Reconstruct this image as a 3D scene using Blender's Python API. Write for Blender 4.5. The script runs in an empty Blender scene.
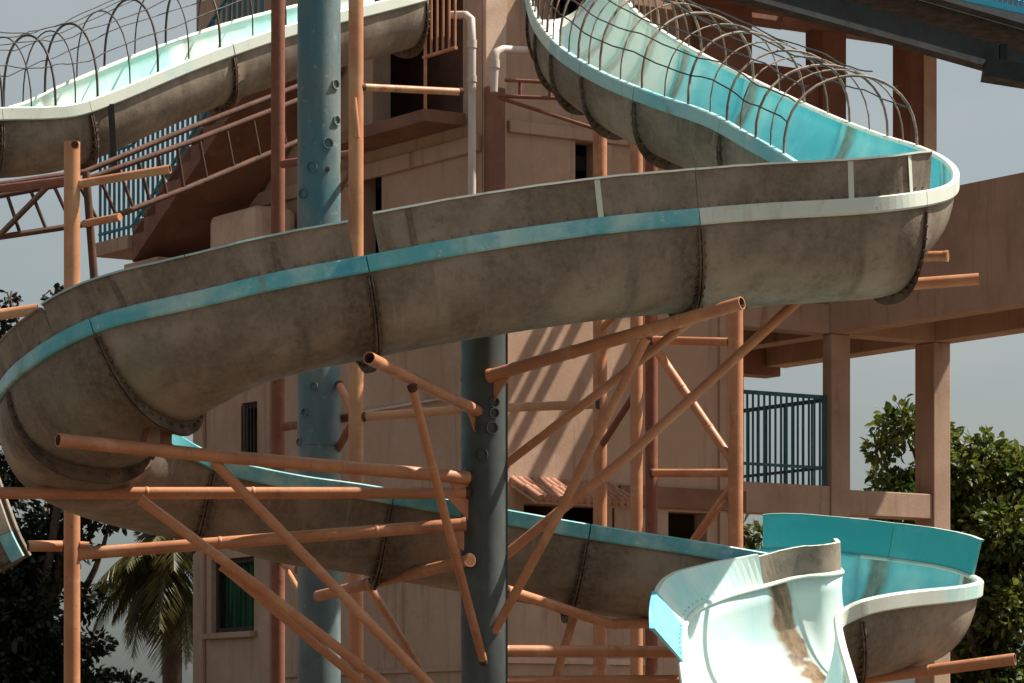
import bpy, math, random
from mathutils import Vector, Matrix
random.seed(7)
S = bpy.context.scene
COL = S.collection
F, HZ, EYE = 3600.0, 760.0, 1.65
def P(px, py, Y):
    return Vector(((px - 512) * Y / F, Y, EYE + (HZ - py) * Y / F))
V = Vector

# ------------------------------------------------------------------ materials
def mat(name):
    m = bpy.data.materials.new(name); m.use_nodes = True
    nt = m.node_tree; nt.nodes.clear()
    out = nt.nodes.new('ShaderNodeOutputMaterial')
    b = nt.nodes.new('ShaderNodeBsdfPrincipled')
    nt.links.new(b.outputs[0], out.inputs[0])
    return m, nt, b
def N(nt, typ, **kw):
    n = nt.nodes.new(typ)
    for k, v in kw.items(): setattr(n, k, v)
    return n
def noise(nt, coord, scale, stretch=(1, 1, 1), detail=5, rough=.6, loc=(0, 0, 0)):
    mp = N(nt, 'ShaderNodeMapping'); mp.inputs['Scale'].default_value = stretch; mp.inputs['Location'].default_value = loc
    nt.links.new(coord, mp.inputs[0])
    n = N(nt, 'ShaderNodeTexNoise'); n.inputs['Scale'].default_value = scale
    n.inputs['Detail'].default_value = detail; n.inputs['Roughness'].default_value = rough
    nt.links.new(mp.outputs[0], n.inputs['Vector'])
    return n.outputs['Fac']
def ramp(nt, fac, lo, hi, a=0., b=1.):
    r = N(nt, 'ShaderNodeMapRange'); r.interpolation_type = 'SMOOTHSTEP'
    r.inputs['From Min'].default_value = lo; r.inputs['From Max'].default_value = hi
    r.inputs['To Min'].default_value = a; r.inputs['To Max'].default_value = b
    nt.links.new(fac, r.inputs[0]); return r.outputs[0]
def mix(nt, fac, a, b):
    m = N(nt, 'ShaderNodeMix', data_type='RGBA')
    for sock, v in ((m.inputs['Factor'], fac), (m.inputs['A'], a), (m.inputs['B'], b)) if False else ():
        pass
    fi, ai, bi = m.inputs[0], m.inputs[6], m.inputs[7]
    if isinstance(fac, (int, float)): fi.default_value = fac
    else: nt.links.new(fac, fi)
    for s, v in ((ai, a), (bi, b)):
        if isinstance(v, tuple): s.default_value = (*v, 1)
        else: nt.links.new(v, s)
    return m.outputs[2]
def mul(nt, a, b, op='MULTIPLY'):
    m = N(nt, 'ShaderNodeMath', operation=op)
    for s, v in ((m.inputs[0], a), (m.inputs[1], b)):
        if isinstance(v, (int, float)): s.default_value = v
        else: nt.links.new(v, s)
    return m.outputs[0]
def bump(nt, b, h, strength=.2, dist=.01):
    n = N(nt, 'ShaderNodeBump'); n.inputs['Strength'].default_value = strength; n.inputs['Distance'].default_value = dist
    nt.links.new(h, n.inputs['Height']); nt.links.new(n.outputs[0], b.inputs['Normal'])
def setin(nt, sock, v):
    if isinstance(v, (int, float)): sock.default_value = v
    else: nt.links.new(v, sock)
def wpos(nt):
    g = N(nt, 'ShaderNodeNewGeometry'); return g.outputs['Position']
def uvc(nt):
    u = N(nt, 'ShaderNodeUVMap'); u.uv_map = 'UV'; return u.outputs[0]

def weathered(name, base, tones, rough=.6, scale=2.2, bumpy=.15, metallic=0., spec=.4):
    """tones: list of (colour, noise scale, stretch, lo, hi, amount)"""
    m, nt, b = mat(name); p = wpos(nt)
    c = base
    h = None
    for i, (col, sc, st, lo, hi, amt) in enumerate(tones):
        f = noise(nt, p, sc, st, 8, .62, (i * 7.3, i * 3.1, i * 1.7))
        k = ramp(nt, f, lo, hi, 0, amt)
        c = mix(nt, k, c, col)
    if isinstance(c, tuple): b.inputs['Base Color'].default_value = (*c, 1)
    else: nt.links.new(c, b.inputs['Base Color'])
    fn = noise(nt, p, 38, (1, 1, 1), 6, .7)
    if bumpy: bump(nt, b, fn, bumpy, .01)
    setin(nt, b.inputs['Roughness'], ramp(nt, noise(nt, p, 9), .3, .7, rough - .12, rough + .12))
    b.inputs['Metallic'].default_value = metallic
    b.inputs['Specular IOR Level'].default_value = spec
    return m

M = {}
one = (1, 1, 1)
# fibreglass, unpainted weathered back: grey brown with mildew and darker grime
def fibreglass_back():
    m, nt, b = mat('fibreglass_back'); p = wpos(nt); uv = uvc(nt)
    c = mix(nt, ramp(nt, noise(nt, p, 1.6, one, 8, .65), .38, .64), (.15, .122, .095), (.33, .275, .215))
    c = mix(nt, ramp(nt, noise(nt, p, 9, one, 8, .75, (4, 1, 2)), .48, .74, 0, .65), c, (.085, .062, .046))
    c = mix(nt, ramp(nt, noise(nt, p, 1.1, one, 5, .6, (9, 2, 5)), .54, .72, 0, .5), c, (.13, .19, .11))
    c = mix(nt, ramp(nt, noise(nt, uv, 5.0, (1, .16, 1), 6, .6, (3, 3, 0)), .52, .72, 0, .7), c, (.085, .062, .046))
    c = mix(nt, ramp(nt, noise(nt, uv, 11.0, (1, .08, 1), 4, .6, (8, 1, 0)), .60, .72, 0, .55), c, (.33, .29, .23))
    sp = N(nt, 'ShaderNodeSeparateXYZ'); nt.links.new(uv, sp.inputs[0])
    jx = mul(nt, sp.outputs[0], mul(nt, noise(nt, uv, 4, (1, 2, 1), 4), -.25), 'ADD')
    c = mix(nt, ramp(nt, jx, -.08, .14, .7, 0), c, (.075, .052, .038))
    c = mix(nt, ramp(nt, noise(nt, p, 60, one, 3, .6), .66, .74, 0, .6), c, (.07, .05, .04))
    nt.links.new(c, b.inputs['Base Color'])
    setin(nt, b.inputs['Roughness'], ramp(nt, noise(nt, p, 6), .3, .7, .5, .8))
    b.inputs['Specular IOR Level'].default_value = .3
    c = mix(nt, ramp(nt, noise(nt, p, 26, one, 8, .8, (2, 6, 1)), .35, .7, 0, .5), c, (.30, .255, .19))
    nt.links.new(c, b.inputs['Base Color'])
    h = mul(nt, noise(nt, p, 70, one, 5, .7), mul(nt, noise(nt, p, 12, one, 5, .6), 1.5), 'ADD')
    bump(nt, b, h, .25, .008)
    return m
M['back'] = fibreglass_back()
M['flange'] = weathered('flange_grime', (.15, .105, .075), [((.06, .042, .032), 5, one, .42, .64, .85), ((.3, .24, .18), 9, one, .56, .72, .5)], .8, bumpy=.3, spec=.2)
M['rust_and_shade'] = weathered('corroded_steel_and_shade', (.085, .045, .032), [((.15, .07, .045), 5, one, .45, .68, .7), ((.03, .02, .016), 14, one, .56, .7, .7)], .8, bumpy=.25, spec=.2)  # rust darkened to carry shade on the girder and inside open pipe ends
def gelcoat(name, teal, pale, lo, hi, stain=.8):
    m, nt, b = mat(name); p = wpos(nt); uv = uvc(nt)
    k = ramp(nt, noise(nt, uv, 1.3, (1, .6, 1), 6, .6, (2, 5, 0)), lo, hi)
    c = mix(nt, k, teal, pale)
    # seepage stain just after each bolted joint: UV x is metres from the joint
    sep = N(nt, 'ShaderNodeSeparateXYZ'); nt.links.new(uv, sep.inputs[0])
    wob = mul(nt, noise(nt, uv, 2.2, (1, 1.4, 1), 3), .14)
    x = mul(nt, sep.outputs[0], wob, 'ADD')
    s = mul(nt, ramp(nt, x, .09, .125), ramp(nt, x, .165, .225, 1, 0))
    s = mul(nt, s, ramp(nt, noise(nt, uv, 3, (1, .8, 1), 4, .6, (1, 8, 0)), .36, .5, 0, stain))
    c = mix(nt, s, c, mix(nt, ramp(nt, noise(nt, uv, 14, (1, .3, 1), 5, .7), .35, .65), (.13, .085, .05), (.34, .24, .15)))
    c = mix(nt, ramp(nt, noise(nt, uv, 9, (1.5, .35, 1), 6, .7), .58, .8, 0, .45), c, (.30, .30, .2))
    nt.links.new(c, b.inputs['Base Color'])
    setin(nt, b.inputs['Roughness'], ramp(nt, noise(nt, p, 6), .3, .7, .3, .55))
    b.inputs['Specular IOR Level'].default_value = .35
    bump(nt, b, noise(nt, p, 25, one, 5, .6), .08, .01)
    return m
M['gel'] = gelcoat('gelcoat_inside', (.11, .50, .58), (.52, .80, .76), .38, .68)
M['gel_pale'] = gelcoat('gelcoat_inside_pale', (.34, .66, .63), (.68, .76, .71), .3, .58, .45)
M['gel_lip'] = gelcoat('gelcoat_blue_lip', (.16, .52, .68), (.55, .78, .80), .45, .75, .2)
M['gel_chute'] = gelcoat('gelcoat_chute', (.38, .62, .63), (.56, .66, .63), .35, .62, 1.6)
M['rim_teal'] = weathered('rim_teal', (.10, .42, .47), [((.40, .62, .60), 2.2, one, .42, .66, .95), ((.03, .28, .44), 3.0, one, .56, .7, .6), ((.20, .17, .12), 7, (1, 1, .4), .56, .76, .7), ((.75, .8, .74), 26, one, .6, .7, .35)], .5, bumpy=.1)
M['rim_pale'] = weathered('rim_pale', (.62, .68, .60), [((.35, .62, .60), 1.6, one, .5, .7, .8), ((.26, .2, .14), 5, (1, 1, .4), .56, .78, .75), ((.10, .08, .06), 24, one, .64, .74, .6)], .5, bumpy=.1)
M['rim_mint'] = weathered('rim_mint', (.34, .56, .56), [((.14, .46, .52), 1.2, one, .46, .68, .8), ((.62, .68, .62), 3, one, .54, .7, .7), ((.2, .17, .12), 7, (1, 1, .4), .58, .78, .7)], .5, bumpy=.1)
M['guard_teal'] = gelcoat('guard_teal', (.04, .37, .40), (.26, .58, .58), .42, .7, .6)
M['pipe'] = weathered('pipe_paint', (.50, .22, .105), [((.36, .14, .07), 2.3, one, .42, .66, .7), ((.60, .33, .18), 5, one, .50, .70, .6), ((.10, .05, .03), 26, one, .64, .73, .75), ((.2, .08, .04), 5, (1, 1, .25), .58, .72, .6)], .5, bumpy=.12)
M['rust'] = weathered('rusty_steel', (.20, .07, .042), [((.30, .12, .065), 4, one, .45, .7, .7), ((.09, .035, .025), 14, one, .56, .7, .7)], .7, bumpy=.25)
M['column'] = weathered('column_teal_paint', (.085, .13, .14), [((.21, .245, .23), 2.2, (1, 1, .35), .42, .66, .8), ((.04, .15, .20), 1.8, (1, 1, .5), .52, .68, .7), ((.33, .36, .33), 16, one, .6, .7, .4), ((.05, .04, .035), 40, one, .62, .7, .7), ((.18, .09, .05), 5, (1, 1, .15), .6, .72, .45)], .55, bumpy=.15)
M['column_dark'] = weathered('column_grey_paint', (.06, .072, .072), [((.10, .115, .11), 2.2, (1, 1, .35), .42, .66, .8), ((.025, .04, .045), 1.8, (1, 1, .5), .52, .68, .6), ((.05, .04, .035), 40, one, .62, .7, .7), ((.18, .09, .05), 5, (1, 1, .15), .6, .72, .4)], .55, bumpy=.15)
M['iron'] = weathered('dark_iron', (.035, .03, .03), [((.16, .08, .05), 12, one, .55, .7, .6)], .6, bumpy=.2)
M['wire_pale'] = weathered('cage_wire_rust', (.16, .115, .09), [((.42, .30, .22), 9, one, .48, .66, .7), ((.05, .035, .03), 5, one, .5, .66, .8)], .6, bumpy=.2)
M['stucco'] = weathered('stucco', (.47, .325, .235), [((.37, .245, .175), .7, one, .4, .65, .75), ((.55, .40, .31), 2.4, one, .5, .72, .5), ((.20, .11, .08), 2.2, (2.4, 2.4, .3), .57, .74, .55), ((.15, .085, .06), 18, one, .64, .76, .5)], .85, bumpy=.3, spec=.15)
M['concrete'] = weathered('painted_concrete', (.44, .305, .225), [((.33, .22, .16), 1.2, one, .4, .65, .8), ((.19, .10, .075), 3, (2.2, 2.2, .35), .56, .74, .6), ((.5, .36, .28), 8, one, .56, .74, .4)], .85, bumpy=.3, spec=.15)
M['redwall'] = weathered('red_brown_paint', (.25, .13, .09), [((.17, .08, .055), 1.6, one, .4, .65, .7), ((.31, .18, .13), 6, one, .55, .72, .5)], .8, bumpy=.2, spec=.15)
M['pale_plaster_and_sun'] = weathered('pale_plaster_and_sun', (.60, .44, .34), [((.44, .29, .21), 2.2, one, .45, .7, .7), ((.2, .12, .09), 9, (2, 2, .4), .6, .76, .6)], .85, bumpy=.3, spec=.15)
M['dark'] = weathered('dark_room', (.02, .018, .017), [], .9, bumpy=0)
M['rail'] = weathered('railing_blue_paint', (.015, .085, .12), [((.025, .17, .23), 5, one, .45, .7, .6), ((.1, .05, .03), 20, one, .6, .72, .5)], .45, bumpy=.1)
M['rail_teal'] = weathered('railing_teal_paint', (.03, .17, .23), [((.06, .30, .36), 3, one, .45, .7, .7)], .45, bumpy=.1)
M['pvc'] = weathered('pvc', (.58, .50, .44), [((.36, .27, .21), 4, (1, 1, .4), .45, .7, .7), ((.12, .09, .07), 12, one, .62, .74, .6)], .5, bumpy=.1)
M['steel'] = weathered('dark_steel', (.022, .03, .034), [((.01, .011, .012), 3, one, .45, .7, .8), ((.12, .07, .05), 8, one, .6, .74, .5)], .55, bumpy=.15)
M['mesh_blue'] = weathered('mesh_blue', (.02, .28, .46), [((.05, .4, .55), 4, one, .5, .7, .5)], .5, bumpy=.1)
M['tile'] = weathered('roof_tile', (.40, .21, .14), [((.28, .13, .085), 7, one, .45, .65, .8), ((.62, .33, .2), 3, one, .5, .7, .5), ((.1, .05, .04), 24, one, .62, .74, .6)], .75, bumpy=.3, spec=.2)
M['ground'] = weathered('paved_ground', (.12, .085, .06), [((.07, .05, .036), .6, one, .4, .65, .7), ((.16, .12, .09), 6, one, .5, .7, .4)], .9, bumpy=.3, spec=.1)
M['bark'] = weathered('bark', (.085, .06, .045), [((.15, .11, .08), 9, (2, 2, .4), .45, .7, .7)], .9, bumpy=.4, spec=.1)
def crack(m, amt=.7):
    nt = m.node_tree; b = [n for n in nt.nodes if n.type == 'BSDF_PRINCIPLED'][0]
    src = b.inputs['Base Color'].links[0].from_socket
    p = wpos(nt)
    wv = N(nt, 'ShaderNodeTexNoise'); wv.inputs['Scale'].default_value = 2.5; wv.inputs['Detail'].default_value = 5; nt.links.new(p, wv.inputs['Vector'])
    va = N(nt, 'ShaderNodeVectorMath', operation='MULTIPLY_ADD'); nt.links.new(wv.outputs['Color'], va.inputs[0]); va.inputs[1].default_value = (.9, .9, .9); nt.links.new(p, va.inputs[2])
    vo = N(nt, 'ShaderNodeTexVoronoi', feature='DISTANCE_TO_EDGE'); vo.inputs['Scale'].default_value = .55; nt.links.new(va.outputs[0], vo.inputs['Vector'])
    k = mul(nt, ramp(nt, vo.outputs['Distance'], .004, .013, 1, 0), ramp(nt, noise(nt, p, .8), .40, .52, 0, amt))
    c = mix(nt, k, src, (.09, .055, .04))
    # drip streaks
    k2 = ramp(nt, noise(nt, p, 3.0, (3, 3, .16), 7, .65, (5, 2, 8)), 0.54, .70, 0, .45)
    c = mix(nt, k2, c, (.22, .145, .105))
    nt.links.new(c, b.inputs['Base Color'])
crack(M['stucco'], .10); crack(M['concrete'], .0)
def leafmat(name, a, b2, trans=.25):
    m, nt, b = mat(name); p = wpos(nt)
    oi = N(nt, 'ShaderNodeNewGeometry')
    k = oi.outputs['Random Per Island']
    c = mix(nt, k, a, b2)
    c = mix(nt, ramp(nt, noise(nt, p, 1.6), .4, .65), c, tuple(x * .75 for x in a))
    nt.links.new(c, b.inputs['Base Color'])
    b.inputs['Roughness'].default_value = .45
    b.inputs['Specular IOR Level'].default_value = .35
    tr = N(nt, 'ShaderNodeBsdfTranslucent'); nt.links.new(c, tr.inputs[0])
    ms = N(nt, 'ShaderNodeMixShader'); ms.inputs[0].default_value = trans
    out = [n for n in nt.nodes if n.type == 'OUTPUT_MATERIAL'][0]
    nt.links.new(b.outputs[0], ms.inputs[1]); nt.links.new(tr.outputs[0], ms.inputs[2]); nt.links.new(ms.outputs[0], out.inputs[0])
    return m
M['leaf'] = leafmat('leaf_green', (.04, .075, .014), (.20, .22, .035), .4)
M['leaf_shade_dark'] = leafmat('leaf_shade_dark', (.010, .017, .008), (.024, .034, .012), .1)  # leaf colour darkened to carry the shade on the left tree
M['frond'] = leafmat('palm_frond', (.06, .07, .022), (.20, .18, .06), .3)
def curtain():
    m, nt, b = mat('green_curtain'); p = wpos(nt)
    w = noise(nt, p, 5, (6, 6, .25), 3)
    c = mix(nt, ramp(nt, w, .4, .62), (.006, .02, .011), (.025, .14, .06))
    nt.links.new(c, b.inputs['Base Color']); b.inputs['Roughness'].default_value = .7
    return m
M['curtain'] = curtain()
def glass():
    m, nt, b = mat('window_glass')
    b.inputs['Base Color'].default_value = (.75, .85, .8, 1)
    b.inputs['Roughness'].default_value = .03; b.inputs['Transmission Weight'].default_value = 1.; b.inputs['IOR'].default_value = 1.05
    return m
M['glass'] = glass()

# ------------------------------------------------------------------ mesh accumulator
class MB:
    def __init__(s): s.v = []; s.f = []; s.sm = []; s.mi = []; s.uv = {}
    def face(s, ids, smooth=False, mi=0, uv=None):
        s.f.append(tuple(ids)); s.sm.append(smooth); s.mi.append(mi)
        if uv: s.uv[len(s.f) - 1] = uv
    def add(s, p): s.v.append(V(p)); return len(s.v) - 1
    def tube(s, pts, r, seg=14, hollow=(False, False), caps=True, mi=0):
        pts = [V(p) for p in pts]; n = len(pts)
        rs = r if isinstance(r, (list, tuple)) else [r] * n
        rings = []; up = None; frames = []
        for i in range(n):
            a = pts[max(i - 1, 0)]; b = pts[min(i + 1, n - 1)]
            t = (b - a).normalized()
            if up is None:
                up = V((0, 0, 1)) if abs(t.z) < .9 else V((0, 1, 0))
            x = up.cross(t).normalized(); up = t.cross(x).normalized()
            k = 1.
            if 0 < i < n - 1:
                c = (pts[i] - pts[i - 1]).normalized().dot((pts[i + 1] - pts[i]).normalized())
                k = 1 / max(.6, math.sqrt(max(.1, (1 + c) / 2)))
                k = 1 + (k - 1) * .5
            frames.append((x.copy(), up.copy(), t))
            rings.append([s.add(pts[i] + (x * math.cos(2 * math.pi * j / seg) + up * math.sin(2 * math.pi * j / seg)) * rs[i] * k) for j in range(seg)])
        for i in range(n - 1):
            for j in range(seg):
                k = (j + 1) % seg
                s.face((rings[i][j], rings[i][k], rings[i + 1][k], rings[i + 1][j]), True, mi)
        if caps:
            for e, (i, sg) in enumerate(((0, 1), (n - 1, -1))):
                x, u, t = frames[i]
                rad = rs[i]
                o = [s.add(pts[i] + (x * math.cos(2 * math.pi * j / seg) + u * math.sin(2 * math.pi * j / seg)) * rad) for j in range(seg)]
                if not hollow[e]:
                    s.face(o[::-1] if sg > 0 else o, False, mi)
                else:
                    q = [s.add(pts[i] + (x * math.cos(2 * math.pi * j / seg) + u * math.sin(2 * math.pi * j / seg)) * rad * .84) for j in range(seg)]
                    d = [s.add(pts[i] + t * sg * min(.5, (pts[1] - pts[0]).length * .4) + (x * math.cos(2 * math.pi * j / seg) + u * math.sin(2 * math.pi * j / seg)) * rad * .82) for j in range(seg)]
                    for j in range(seg):
                        k = (j + 1) % seg
                        s.face((o[j], o[k], q[k], q[j])[::-sg], False, mi)
                        s.face((q[j], q[k], d[k], d[j])[::-sg], True, mi + 1)
                    s.face(d[::-1] if sg > 0 else d, False, mi + 1)
        return s
    def hexa(s, c, mi=0):
        """c: 8 corners, 4 bottom (ccw) then 4 top"""
        i = [s.add(p) for p in c]
        for q in ((3, 2, 1, 0), (4, 5, 6, 7), (0, 1, 5, 4), (1, 2, 6, 5), (2, 3, 7, 6), (3, 0, 4, 7)):
            s.face([i[k] for k in q], False, mi)
        return s
    def obox(s, o, ax, ay, az, mi=0):
        """box from corner o along three edge vectors"""
        o, ax, ay, az = V(o), V(ax), V(ay), V(az)
        return s.hexa([o, o + ax, o + ax + ay, o + ay, o + az, o + ax + az, o + ax + ay + az, o + ay + az], mi)
    def bar(s, a, b, w, h, up=(0, 0, 1)):
        a, b = V(a), V(b); t = (b - a).normalized(); x = V(up).cross(t)
        if x.length < 1e-3: x = V((1, 0, 0)).cross(t)
        x.normalize(); u = t.cross(x)
        return s.obox(a - x * w / 2 - u * h / 2, b - a, x * w, u * h)
    def build(s, name, mats, parent=None, loc=None, bevel=0):
        if loc is None:
            loc = parent['_L'] if parent is not None and '_L' in parent else V((0, 0, 0))
        loc = V(loc)
        me = bpy.data.meshes.new(name)
        me.from_pydata([tuple(p - loc) for p in s.v], [], s.f)
        me.polygons.foreach_set('use_smooth', s.sm); me.polygons.foreach_set('material_index', s.mi)
        for m in (mats if isinstance(mats, (list, tuple)) else [mats]): me.materials.append(m)
        if s.uv:
            ul = me.uv_layers.new(name='UV')
            for pi, u in s.uv.items():
                for li, q in zip(me.polygons[pi].loop_indices, u): ul.data[li].uv = q
        me.update()
        o = bpy.data.objects.new(name, me); COL.objects.link(o)
        if parent is not None:
            o.parent = parent
            LS[o.name] = LS[parent.name]
        else:
            o.location = loc; LS[o.name] = V(loc)
        if bevel:
            bv = o.modifiers.new('bevel', 'BEVEL'); bv.width = bevel; bv.segments = 2; bv.limit_method = 'ANGLE'; bv.angle_limit = math.radians(50)
        return o
LS = {}
_build = MB.build
def build(mb, name, mats, parent=None, loc=None, bevel=0):
    if loc is None: loc = LS[parent.name] if parent is not None else V((0, 0, 0))
    return _build(mb, name, mats, parent, loc, bevel)
MB.build = build
def tag(o, label=None, cat=None, group=None, kind=None):
    if label: o['label'] = label
    if cat: o['category'] = cat
    if group: o['group'] = group
    if kind: o['kind'] = kind
    return o
def thing(name, loc, label, cat, group=None):
    o = bpy.data.objects.new(name, None); COL.objects.link(o); o.empty_display_size = .2
    o.location = loc; LS[o.name] = V(loc)
    return tag(o, label, cat, group)

# ------------------------------------------------------------------ flumes
def catmull(pts, t):
    n = len(pts); i = min(max(int(math.floor(t)), 0), n - 2); f = t - i
    p1, p2 = pts[i], pts[i + 1]
    p0 = pts[i - 1] if i > 0 else p1 * 2 - p2
    p3 = pts[i + 2] if i + 2 < n else p2 * 2 - p1
    return .5 * ((2 * p1) + (p2 - p0) * f + (2 * p0 - 5 * p1 + 4 * p2 - p3) * f * f + (3 * p1 - p0 - 3 * p2 + p3) * f ** 3)
class Rails:
    def __init__(s, O, I, depth, plumb=lambda t: 0.): s.O, s.I, s.d, s.plumb = O, I, depth, plumb
    def frame(s, t):
        o, i = catmull(s.O, t), catmull(s.I, t)
        e = .02
        t0, t1 = max(t - e, 0), min(t + e, len(s.O) - 1)
        T = ((catmull(s.O, t1) + catmull(s.I, t1)) - (catmull(s.O, t0) + catmull(s.I, t0))).normalized()
        e1 = (o - i).normalized()
        up = T.cross(e1)
        if up.z < 0: up = -up
        up.normalize()
        k = s.plumb(t)
        if k > 0:
            zz = V((0, 0, 1)); zz = (zz - e1 * e1.z).normalized()
            up = (up * (1 - k) + zz * k).normalized()
        return o, i, e1, up, T
    def prof(s, t, grow=0., m=22):
        o, i, e1, up, T = s.frame(t); c = (o + i) / 2; a = (o - i).length / 2 + grow; d = s.d(t) + grow
        pts = []
        for k in range(m + 1):
            th = math.pi * k / m
            cs, sn = math.cos(th), math.sin(th)
            x = math.copysign(abs(cs) ** .82, cs); y = abs(sn) ** .82
            pts.append(c + e1 * a * x - up * d * y)
        return pts, T
def samples(a, b, dens=7):
    n = max(2, int(math.ceil((b - a) * dens))); return [a + (b - a) * k / n for k in range(n + 1)]
def trough(r, a, b, dens=7, m=22):
    mb = MB(); ts = samples(a, b, dens); TH = .014
    L = 0; prev = None; rows = []; us = []
    for t in ts:
        out, T = r.prof(t, TH, m); inn, _ = r.prof(t, 0, m)
        mid = (inn[0] + inn[m]) / 2
        if prev is not None: L += (mid - prev).length
        prev = mid; us.append(L)
        rows.append(([mb.add(p) for p in out], [mb.add(p) for p in inn]))
    for i in range(len(ts) - 1):
        for k in range(m):
            uv = ((us[i], k / m * 1.6), (us[i], (k + 1) / m * 1.6), (us[i + 1], (k + 1) / m * 1.6), (us[i + 1], k / m * 1.6))
            A, B = rows[i][0], rows[i + 1][0]
            mb.face((A[k], A[k + 1], B[k + 1], B[k]), True, 0, uv)
            A, B = rows[i][1], rows[i + 1][1]
            mb.face((A[k], B[k], B[k + 1], A[k + 1]), True, 1, (uv[0], uv[3], uv[2], uv[1]))
        for k in (0, m):
            mb.face((rows[i][0][k], rows[i][1][k], rows[i + 1][1][k], rows[i + 1][0][k]), False, 0)
    for i in (0, len(ts) - 1):
        for k in range(m):
            mb.face((rows[i][0][k], rows[i][0][k + 1], rows[i][1][k + 1], rows[i][1][k]), False, 0)
    return mb
def sweep(r, side, a, b, profile, dens=7, closed=True, smooth=False, wav=0):
    """profile: list of (outward, up) polygon swept along a rail"""
    mb = MB(); ts = samples(a, b, dens); rings = []; us = []; L = 0; pv = None
    for q, t in enumerate(ts):
        o, i, e1, up, T = r.frame(t)
        base, od = (o, e1) if side == 'O' else (i, -e1)
        if pv is not None: L += (base - pv).length
        pv = base; us.append(L)
        jit = wav * (math.sin(t * 17.3) + math.sin(t * 41.7 + 1)) * .5
        pr = profile((t - a) / (b - a)) if callable(profile) else profile
        rings.append([mb.add(base + od * x + up * (y + (jit if y > .1 else 0))) for x, y in pr])
    n = len(pr)
    for i in range(len(ts) - 1):
        for k in range(n):
            kk = (k + 1) % n
            mb.face((rings[i][k], rings[i][kk], rings[i + 1][kk], rings[i + 1][k]), smooth, 0,
                    ((us[i] + .4, k * .3), (us[i] + .4, kk * .3), (us[i + 1] + .4, kk * .3), (us[i + 1] + .4, k * .3)))
    mb.face(rings[0][::-1]); mb.face(rings[-1])
    return mb
RIM = [(-.012, .0), (.0, .012), (.034, .012), (.042, .004), (.042, -.078), (.034, -.088), (.014, -.088), (.014, -.004), (-.012, -.01)]
def flange(r, t, wid=.03, m=22, lip=.07):
    mb = MB(); T = r.frame(t)[4]
    A, _ = r.prof(t, .012, m); B0, _ = r.prof(t, .012 + lip, m)
    B = []
    for k in range(m + 1):
        f = .32 + .95 * math.sin(math.pi * k / m) ** 4
        B.append(A[k] + (B0[k] - A[k]) * f)
    for sgn in (-1, 1):
        off0, off1 = T * (.004 * sgn), T * (wid * .5 * sgn)
        idx = []
        for k in range(1, m):
            idx.append([mb.add(A[k] + off0), mb.add(B[k] + off0), mb.add(B[k] + off1), mb.add(A[k] + off1)])
        for a, b in zip(idx, idx[1:]):
            for q in range(4):
                w = (q + 1) % 4
                mb.face((a[q], b[q], b[w], a[w]), q == 1)
        mb.face(idx[0]); mb.face(idx[-1][::-1])
    for k in range(2, m - 1, 1):
        c = A[k] + (B[k] - A[k]) * .45
        mb.tube([c - T * (wid * .5 + .016), c + T * (wid * .5 + .016)], .011, 6)
    return mb
def guard(r, side, a, b, h=.25, lean=.05, dens=8, base=.012, ends=(1, 1)):
    la, lb = lean if isinstance(lean, tuple) else (lean, lean)
    def pr(f):
        l = la + (lb - la) * min(1, f * 1.6)
        return [(.010, base), (.010 + l, base + h), (.040 + l, base + h), (.040 + l, base + h - .012), (.026 + l, base + h - .016), (.026, base)]
    mb = sweep(r, side, a, b, pr, dens, wav=.0015)
    n = 6
    # two materials: 0 outside, 1 inside face
    for i in range(len(mb.f)):
        if i < len(mb.f) - 2: mb.mi[i] = {0: 1, 1: 2, 2: 2, 3: 0, 4: 0, 5: 0}[i % n]
    # row of fixing bolts along the foot
    for t in samples(a, b, 6 if b - a > 1 else 8)[1:-1]:
        o, i, e1, up, T = r.frame(t); bs, od = (o, e1) if side == 'O' else (i, -e1)
        mb.tube([bs + od * .02 + up * (base + .02), bs + od * .036 + up * (base + .02)], .009, 6)
    return mb
def rib(r, side, t, h, lean, base=.012, w=.05):
    o, i, e1, up, T = r.frame(t); bs, od = (o, e1) if side == 'O' else (i, -e1)
    mb = MB(); p = bs + od * .026 + up * base
    return mb.obox(p - T * w / 2, T * w, od * .007, od * lean + up * h)
def hoop(r, t, h, rad, k=18):
    o, i, e1, up, T = r.frame(t); c = (o + i) / 2; a = (o - i).length / 2 + .02
    j = random.uniform(-.04, .04)
    pts = []
    for q in range(k + 1):
        th = math.pi * q / k
        pts.append(c + e1 * a * math.cos(th) + V((0, 0, 1)) * (h * (math.sin(th) ** .75) - .03) + T * j * math.sin(th))
    return MB().tube(pts, rad, 7)
def cage_line(r, a, b, th, h, rad):
    pts = []
    ph = random.uniform(0, 6)
    for t in samples(a, b, 5):
        o, i, e1, up, T = r.frame(t); c = (o + i) / 2; w = (o - i).length / 2 + .02
        wob = .012 * math.sin(t * 4.1 + ph) + .005 * math.sin(t * 9.7 + ph)
        pts.append(c + e1 * w * math.cos(th) + V((0, 0, 1)) * (h * (math.sin(th) ** .75) + wob))
    return MB().tube(pts, rad, 6)

def make_slide(root, r, joints, gelfn, rimfn, mside, guards, tags=()):
    secs = []
    for a, b in zip(joints, joints[1:]):
        sec = trough(r, a, b, 8).build('flume_section', [M['back'], gelfn((a + b) / 2)], root)
        secs.append((a, b, sec))
        e = .006
        for side in 'OI':
            sweep(r, side, a + e, b - e, RIM, 8).build('rim', rimfn((a + b) / 2, side), sec)
        flange(r, b if b < joints[-1] else b - .03).build('flange', M['flange'], sec)
    for side, a, b, h, lean, mo, mi_, mt in guards:
        host = [s for s in secs if s[0] <= (a + b) / 2 <= s[1]] or secs[-1:]
        g = guard(r, side, a, b, h, lean).build('guard_panel', [mo, mi_, mt], host[0][2])
    return secs

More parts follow.
